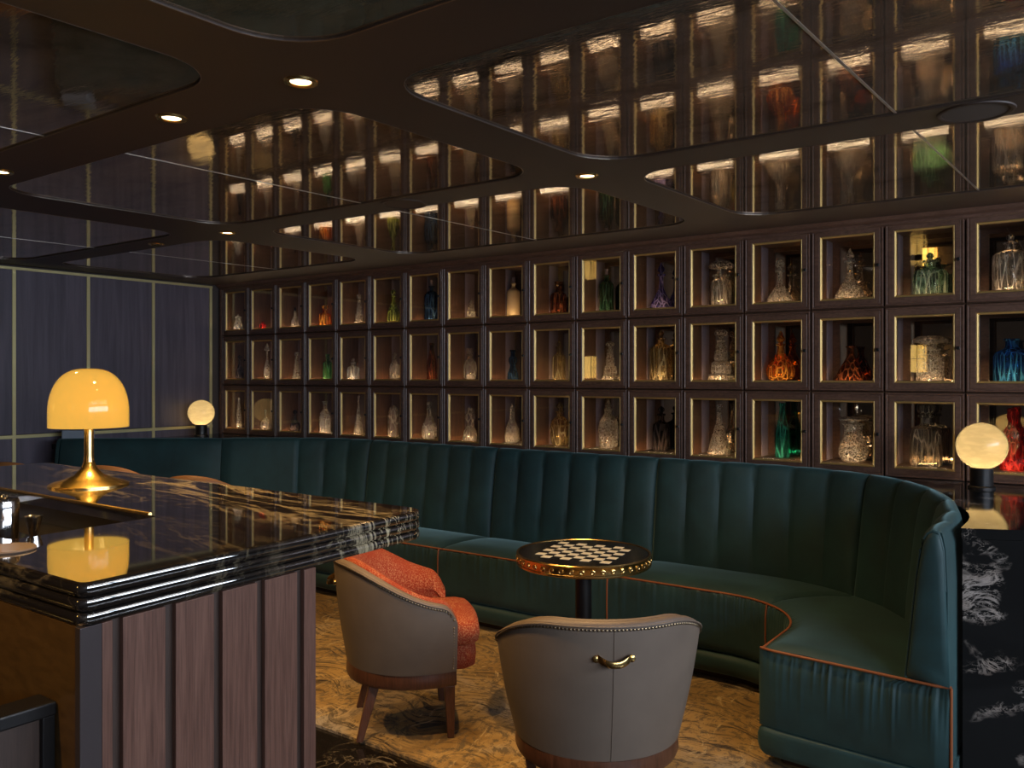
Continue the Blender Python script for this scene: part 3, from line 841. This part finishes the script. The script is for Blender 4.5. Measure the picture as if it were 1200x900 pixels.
# ------------------------------------------------------------------ tub armchairs
NAIL = plain('antique_nail', (.30,.22,.13), .35, 1)
def make_chair(label, loc, rz, pad_col, rise):
    t = thing('armchair', label, 'armchair', loc, rz, 'tub armchairs at the chess table')
    ARM = .165
    def plan(u, a, b, off):       # u -1..1 round the shell; returns point
        R = (a+b)/2; half = R*PI/2; tot = half+ARM
        sl = u*tot
        if abs(sl) <= half:
            th = sl/R; n = Vector((math.sin(th), -math.cos(th), 0)); p = Vector((a*math.sin(th), -b*math.cos(th), 0))
        else:
            sg = 1 if sl > 0 else -1; e = abs(sl)-half
            n = Vector((sg, 0, 0)); p = Vector((sg*(a-.03*(e/ARM)**2), e, 0))
        return p+n*off
    def H(u):
        q = abs(u)
        h = .727-.165*smst(.26,1.0,q)
        if q > .90: h -= .075*((q-.90)/.10)**2.2
        return h
    def AB(z):
        tt = (z-.27)/.45
        return .277+.090*tt, .275+.060*tt
    N = 60; ZB = .285
    us = [-1+2*i/N for i in range(N+1)]
    lea = MB(); rs = []
    for u in us:
        h = H(u); col = []
        for k in range(9):
            z = ZB+(h-.012-ZB)*k/8; a, b = AB(z); p = plan(u, a, b, .006*math.sin(PI*k/8)); col.append((p.x,p.y,z))
        a, b = AB(h)
        for off, dz in ((-.002,-.003),(-.010,.003),(-.020,.006),(-.030,.004)):
            p = plan(u, a, b, off); col.append((p.x,p.y,h+dz))
        p = plan(u, a, b, -.032); col.append((p.x,p.y,h-.03))
        a, b = AB(ZB); p = plan(u, a, b, -.032); col.append((p.x,p.y,ZB))
        rs.append(col)
    lea.rings(rs, False)
    for c in (rs[0], rs[-1]):
        k = len(lea.v); lea.v += c; lea.f.append(tuple(range(k,k+len(c)))); lea.mi.append(0)
    obj('outer_shell', lea, M['taupe'], t, True, 60)
    pad = MB(); rs = []
    for u in us:
        h = H(u)+rise; a, b = AB(h); col = []
        e = min(1, (1-abs(u))*N/4)
        for off, z in ((-.026,.34),(-.026,h-.010),(-.030,h+.002),(-.044,h+.010),(-.060,h+.004),(-.074-.012*e,h-.02),(-.082-.016*e,h-.07),(-.078-.010*e,.50),(-.066,.44),(-.060,.34)):
            aa, bb = AB(min(z, h)); p = plan(u*.998, aa, bb, off); col.append((p.x,p.y,z))
        rs.append(col)
    pad.rings(rs, False)
    for c in (rs[0], rs[-1]):
        k = len(pad.v); pad.v += c; pad.f.append(tuple(range(k,k+len(c)))); pad.mi.append(0)
    obj('inner_padding', pad, pad_col, t, True, 60)
    # seat cushion with a bowed front
    def seat_ring(ins, z):
        out = []
        for i in range(33):
            a = PI+PI*i/32
            out.append(((.222-ins)*math.cos(a), -.01+(.222-ins)*math.sin(a), z))
        fx = .222-ins; fy = ARM+.090-ins
        for i in range(13):
            u = 1-2*i/12
            out.append((fx*(1 if abs(u) < .999 else 1)*u, fy+.02*(1-u*u)-(.03 if abs(u) > .99 else 0), z))
        return out
    obj('seat_cushion', MB().rings([seat_ring(.012,.375),seat_ring(.0,.385),seat_ring(-.006,.42),seat_ring(.0,.455),seat_ring(.018,.470),seat_ring(.07,.478)], True, True, True), pad_col, t, True, 60)
    obj('seat_front', MB().rings([seat_ring(.022,.275),seat_ring(.012,.285),seat_ring(.008,.33),seat_ring(.014,.374)], True, True, True), pad_col, t, True, 60)
    # nailhead trim below the rim and down the arm fronts
    nl = MB()
    def nail(p, n):
        n = n.normalized(); x = n.cross(Vector((0,0,1))).normalized(); y = n.cross(x)
        ring = [p+(x*math.cos(PI*j/3)+y*math.sin(PI*j/3))*.0042 for j in range(6)]
        k = len(nl.v); nl.v += [tuple(v) for v in ring]+[tuple(p+n*.0034)]
        for j in range(6): nl.f.append((k+j, k+(j+1)%6, k+6)); nl.mi.append(0)
    tot = .33*PI/2+ARM; cnt = int(2*tot/.0115)
    for i in range(cnt+1):
        u = (-1+2*i/cnt)*.975
        z = H(u)-.016; a, b = AB(z); p = plan(u, a, b, .004); p0 = plan(u, a, b, -.05)
        nail(Vector((p.x,p.y,z)), Vector((p.x-p0.x,p.y-p0.y,0)))
    for sg in (-1, 1):
        for k in range(int((H(.985)-.02-.30)/.0115)):
            z = .30+k*.0115; a, b = AB(z); p = plan(sg*.975, a, b, .004); nail(Vector((p.x,p.y,z)), Vector((sg,0,0)))
    obj('nailhead_trim', nl, NAIL, t, True, 80, kind='stuff')
    obj('rim_welt', MB().tube([(lambda p: (p.x,p.y,H(u)-.006))(plan(u, *AB(H(u)), .003)) for u in us[1:-1]], .0032, 6), M['taupe'], t, True, 80)
    obj('back_seam', MB().tube([(0, -AB(z)[1]-.006*math.sin(PI*min(1,(z-ZB)/(.72-ZB)))-.0004, z) for z in [ZB+.43*i/10 for i in range(11)]], .0016, 6), M['taupe'], t)
    # brass handle on the back
    hz = .622; hb = AB(hz)[1]+.006
    hh = MB(); rs = []
    for i in range(17):
        u = -1+i/8; x = .052*u; y = -hb-.030*(1-abs(u)**2.6)-.003; z = hz+.004-.013*(1-u*u)
        w_, d_ = .0105+.002*abs(u)**3, .0022
        rs.append([(x+cx_*0, y+d_*cy_, z+w_*cz_) for cx_, cy_, cz_ in ((0,-1,-.7),(0,-1,.7),(0,0,1),(0,1,.7),(0,1,-.7),(0,0,-1))])
    hh.rings(rs, True, True, True)
    hd_ = obj('back_handle', hh, M['brass'], t, True, 50)
    for sg in (-1, 1):
        rr_ = [[(sg*.055+r*math.cos(2*PI*j/16), y, hz+r*math.sin(2*PI*j/16)) for j in range(16)] for r, y in ((.0105,-hb+.006),(.0105,-hb-.003),(.006,-hb-.0052),(.002,-hb-.0056))]
        obj('handle_mount', MB().rings(rr_, True, True, True), M['brass'], hd_, True, 40)
    # show-wood rail and tapered legs
    rl = MB(); rs = []
    for u in us:
        col = []
        for off, z in ((.004,.2845),(.006,.24),(.0,.225),(-.05,.225),(-.05,.2845)):
            p = plan(u, .272, .275, off); col.append((p.x,p.y,z))
        rs.append(col)
    rl.rings(rs, True)
    for c in (rs[0], rs[-1]):
        k = len(rl.v); rl.v += c; rl.f.append(tuple(range(k,k+len(c)))); rl.mi.append(0)
    rl.box(-.20, .20, ARM-.035, ARM+.0, .225, .272)
    obj('wood_rail', rl, M['chair_wood'], t, True, 40)
    for sx, sy in ((1,1),(-1,1),(1,-1),(-1,-1)):
        tx, ty = sx*.222, (ARM-.028 if sy > 0 else -.165)
        bx_, by_ = sx*.205, (ARM-.02 if sy > 0 else -.225)
        if sy < 0: tx = sx*.165; bx_ = sx*.185
        lg = MB().rings([[(bx_-.014,by_-.014,0),(bx_+.014,by_-.014,0),(bx_+.014,by_+.014,0),(bx_-.014,by_+.014,0)],
                         [(tx-.024,ty-.022,.224),(tx+.024,ty-.022,.224),(tx+.024,ty+.022,.224),(tx-.024,ty+.022,.224)]], True, True, True)
        obj('leg', lg, M['chair_wood'], t, bevel=.003)
    return t
make_chair('taupe leather tub armchair with red boucle lining beside the bar', (-2.515,2.735,.012), math.radians(-44), M['red'], .008)
make_chair('taupe leather tub armchair seen from behind with brass back handle, nearest the camera', (-1.488,2.545,.012), math.radians(40), M['taupe'], -.004)

# ------------------------------------------------------------------ bar
BX, BY0, BY1, BXL, BZ = -1.625, .835, 1.93, -4.05, 1.10
ES = -.066
def ex(y): return BX+ES*(y-BY0)
bar = thing('bar_counter', 'walnut planked bar island with glossy black gold-veined marble top', 'bar counter', (-2.2, 1.2, 0))
def bar_outline(off, n=7):
    pts = []
    c = [(ex(BY0), BY0, .03), (ex(BY1), BY1, .085), (BXL, BY1, .05), (BXL, BY0, .03)]
    for i, (x, y, r) in enumerate(c):
        a0 = [-PI/2, 0, PI/2, PI][i]
        sx = -1 if i in (0,1) else 1; sy = 1 if i in (0,3) else -1
        cx_, cy_ = x+sx*r, y+sy*r
        for k in range(n+1):
            a = a0+PI/2*k/n
            pts.append((cx_+(r+off)*math.cos(a), cy_+(r+off)*math.sin(a)))
    return pts
TH = .085
rings = []
def reed(z0, z1, k=6, depth=.011):
    for i in range(k+1):
        a = PI*i/k
        yield (-depth+depth*math.sin(a)**.6, z1+(z0-z1)*(1-math.cos(a))/2)
prof_r = []
third = TH/3
for j in range(3): prof_r += list(reed(BZ-third*(j+1)+.001, BZ-third*j-.0005))
top = MB()
top.rings([[(p[0],p[1],z) for p in bar_outline(o_)] for o_, z in prof_r], True, False, True)
outer = bar_outline(prof_r[0][0])
WX0, WX1, WY0, WY1 = -3.75, -2.20, .965, 1.372
well = rrect(WX0, WX1, WY0, WY1, .02, 4, ES, BY0)
loops = [outer, well]; allp = outer+well
tri = tessellate_polygon([[Vector((p[0],p[1],0)) for p in l] for l in loops])
obj('reeded_edge', top, M['marble_bar'], bar, True, 35, world=True)
top = MB()
top.add([(p[0],p[1],BZ-.0005) for p in allp], [tuple(t_) for t_ in tri])
k = len(well)
top.add([(p[0],p[1],BZ-.0005) for p in well]+[(p[0],p[1],BZ-.035) for p in well], [(i,(i+1)%k,k+(i+1)%k,k+i) for i in range(k)])
obj('marble_top', top, M['marble_bar'], bar, world=True)
wl_ = MB()
wl_.add([(p[0],p[1],BZ-.035) for p in well]+[(p[0],p[1],BZ-.12) for p in well], [(i,(i+1)%k,k+(i+1)%k,k+i) for i in range(k)]+[tuple(range(k,2*k))])
obj('sunken_well', wl_, plain('well_liner', (.05,.034,.018), .35, .5), bar, world=True)
obj('well_edge', MB().tube([(WX0+.02+(WX1-WX0-.10)*i_/12, WY1+.002, BZ+.001) for i_ in range(13)], .006, 8), M['brass'], bar, world=True)
# end wall: backing board, raised planks, steel corner
WZ = BZ-TH
bd = MB(); bd.prism([(ex(.85)-.016,.85),(ex(1.452)-.016,1.452),(-3.9,1.452),(-3.9,.85)], .0, WZ-.19)
bd.prism([(ex(.85)-.016,.85),(ex(1.452)-.016,1.452),(ex(1.452)-.05,1.452),(ex(.85)-.05,.85)], WZ-.19, WZ+.0005)
bd.prism([(ex(1.43)-.016,1.43),(ex(1.452)-.016,1.452),(-3.9,1.452),(-3.9,1.43)], WZ-.19, WZ+.0005)
bd.prism([(-1.64,.85),(-1.64,.872),(-3.9,.872),(-3.9,.85)], WZ-.19, WZ+.0005)
obj('bar_body', bd, M['bar_dark'], bar, world=True)
for a, b in ((.882,.904),(.926,1.023),(1.048,1.146),(1.169,1.268),(1.291,1.393),(1.416,1.456)):
    obj('plank', MB().prism([(ex(a)-.002,a),(ex(b)-.002,b),(ex(b)-.016,b),(ex(a)-.016,a)], .0, WZ+.0005), M['planks'], bar, world=True, bevel=.0015)
obj('corner_strip', MB().prism([(ex(.836)-.001,.836),(ex(.881)-.001,.881),(ex(.881)-.016,.881),(ex(.85)-.016,.85),(ex(.836)-.02,.85),(ex(.836)-.02,.836)], .0, WZ+.0005), plain('corner_steel', (.07,.055,.055), .38, .5), bar, world=True, bevel=.001)
obj('staff_side_panel', MB().prism([(ex(.84)-.021,.838),(ex(.84)-.021,.85),(-3.9,.85),(-3.9,.838)], .0, WZ+.0005), wood('staff_oak', (.065,.033,.008), (.095,.050,.013), (1,9,6), .4), bar, world=True)
pr = []
rr3 = [(ex(BY1)-.02, BY1-.03)]
# low partition running out from the bar on the staff side
lp = thing('low_partition', 'dark panelled low partition joining the staff side of the bar', 'partition', (-1.72,.5,0))
obj('partition_panel', MB().box(-1.76,-1.735, -.2,.835, 0,.83), M['bar_dark'], lp, world=True)
obj('partition_cap', MB().box(-1.785,-1.715, -.2,.8365, .83,.858), M['black'], lp, world=True, bevel=.004)
obj('partition_stile', MB().box(-1.77,-1.722, .812,.8365, 0,.83), M['black'], lp, world=True, bevel=.002)

# bar lamp
bl = thing('dome_lamp', 'brass table lamp with glowing amber dome shade on the bar', 'table lamp', (-3.080,1.616,BZ))
obj('lamp_foot', MB().lathe([(.135,0),(.135,.005),(.120,.012),(.085,.022),(.05,.038),(.028,.062),(.019,.085)], 48), M['brass'], bl, True, 50)
obj('stem', MB().lathe([(.019,.084),(.0165,.11),(.0155,.31),(.012,.32)], 24), M['brass'], bl, True, 40)
RD = .135
dp = [(RD,.212)]
for i in range(15):
    a = PI/2*i/14
    dp.append((max(.001, RD*(math.cos(a)**.72 if i < 14 else 0)), .268+.158*math.sin(a)))
dome = MB().lathe(dp, 56, cap=False)
dome.lathe([(max(.0006,r-.004), z-(.004 if z > .3 else 0)) for r, z in dp], 56, cap=False)
dome.lathe([(RD,.212),(RD-.004,.212)], 56, cap=False)
obj('dome_shade', dome, M['opal'], bl, True, 60)
obj('bulb', MB().lathe([(.008,.321),(.022,.335),(.026,.352),(.018,.370),(.006,.378)], 16), emit('lamp_bulb', (1,.68,.28), 18), bl, True, 80)
l = bpy.data.lights.new('dome_glow', 'POINT'); l.energy = 7; l.color = (1,.64,.22); l.shadow_soft_size = .012
lo_ = bpy.data.objects.new('dome_glow', l); COL.objects.link(lo_); lo_.parent = bl; lo_.location = (.045,0,.29)

# things in and beside the well
sh = thing('cocktail_shaker', 'polished steel cocktail shaker cup standing in the bar well', 'shaker', (-2.235,.995,BZ-.17))
sh.location = (-2.355, 1.012, BZ-.12)
obj('shaker_body', MB().lathe([(.028,0),(.030,.004),(.034,.06),(.036,.15),(.036,.182)], 28), M['chrome'], sh, True, 40)
obj('shaker_cap', MB().lathe([(.0368,.176),(.0368,.196),(.033,.204),(.012,.207),(.009,.213),(.004,.215)], 28), M['chrome'], sh, True, 40)
jg = thing('jigger', 'small steel hourglass jigger beside the shaker', 'jigger', (-2.291,1.058,BZ-.12))
obj('jigger_cup', MB().lathe([(.022,0),(.021,.03),(.010,.08),(.008,.095),(.010,.11),(.021,.155),(.0215,.158),(.019,.156),(.006,.115)], 20), M['chrome'], jg, True, 50)
cs = MB().lathe([(.058,0),(.060,.003),(.058,.006),(.05,.005)], 36)
o = obj('coaster', cs, leather('coaster_leather', (.13,.095,.075)), None, True, 30); o.location = (-2.085,.905,BZ)
tag(o, 'round brown coaster on the bar edge in front of the shaker', 'coaster')

# tan stools beyond the bar
def stool(x, y, rz, label):
    t = thing('bar_stool', label, 'stool', (x,y,.0135), rz, 'tan stools beyond the bar')
    rs = []
    for i in range(25):
        u = -1+i/12; th = u*1.25; h = .955-.10*abs(u)**2.2; R = .22; col = []
        for off, z in ((0,.70),(.006,.8),(.008,h-.02),(-.006,h),(-.026,h),(-.036,h-.02),(-.032,.8),(-.032,.70)):
            q = R+.10*(z-.7)+off; col.append((q*math.sin(th), -q*math.cos(th), z))
        rs.append(col)
    mb = MB().rings(rs, True, False, False)
    for c in (rs[0], rs[-1]):
        k = len(mb.v); mb.v += c; mb.f.append(tuple(range(k,k+len(c)))); mb.mi.append(0)
    obj('backrest', mb, M['tanleather'], t, True, 50)
    obj('seat', MB().lathe([(.20,.64),(.215,.65),(.22,.68),(.205,.705),(.15,.712)], 32), M['tanleather'], t, True, 50)
    for sx in (-1,1):
        for sy in (-1,1):
            obj('leg', MB().tube([(sx*.18,sy*.18,0),(sx*.13,sy*.13,.65)], .013, 8), M['chair_wood'], t, True)
    obj('footrest', MB().tube([(.17*math.cos(2*PI*j/20),.17*math.sin(2*PI*j/20)*1.0,.22) for j in range(20)], .007, 6, True), M['brass'], t, True, 80)
stool(-4.14,2.86, math.radians(25), 'tan leather stool back showing just above the bar, right of the dome lamp')
stool(-5.02,2.86, math.radians(25), 'tan leather stool back showing behind the dome lamp foot')
stool(-5.70,2.62, math.radians(25), 'tan leather stool back at the left end of the banquette')

# wall lanterns behind the camera, mirrored in the cabinet backs
def lantern(x, y, z, rz, label, o_=0):
    t = thing('wall_lantern', label, 'wall lamp', (x,y,z), rz, 'lit wall lanterns')
    obj('lantern_glass', MB().box(-.075,.075,.03+o_,.17+o_,-.16,.16), M['lantern_glass'], t)
    fr = MB()
    for sx in (-.08,-.004,.072):
        for yy in (.022,.166): fr.box(sx, sx+.008, yy+o_, yy+o_+.012, -.17, .17)
    for zz in (-.175,-.004,.165): fr.box(-.082,.082,.02+o_,.18+o_,zz,zz+.010) if abs(zz) > .1 else fr.box(-.08,.08,.171+o_,.178+o_,zz,zz+.008)
    obj('lantern_frame', fr, M['brass'], t)
    obj('wall_plate', MB().box(-.05,.05,0,.02,-.1,.1).box(-.012,.012,.02,.03+o_,.166,.178).box(-.012,.012,.02,.032,.09,.178), M['brass'], t)
lantern(LX, -1.27, 1.62, -PI/2, 'lit square lantern on a bracket from the left wall, out of frame', .23)
lantern(-2.05, FY, 1.70, 0, 'lit square lantern on the wall behind the camera')
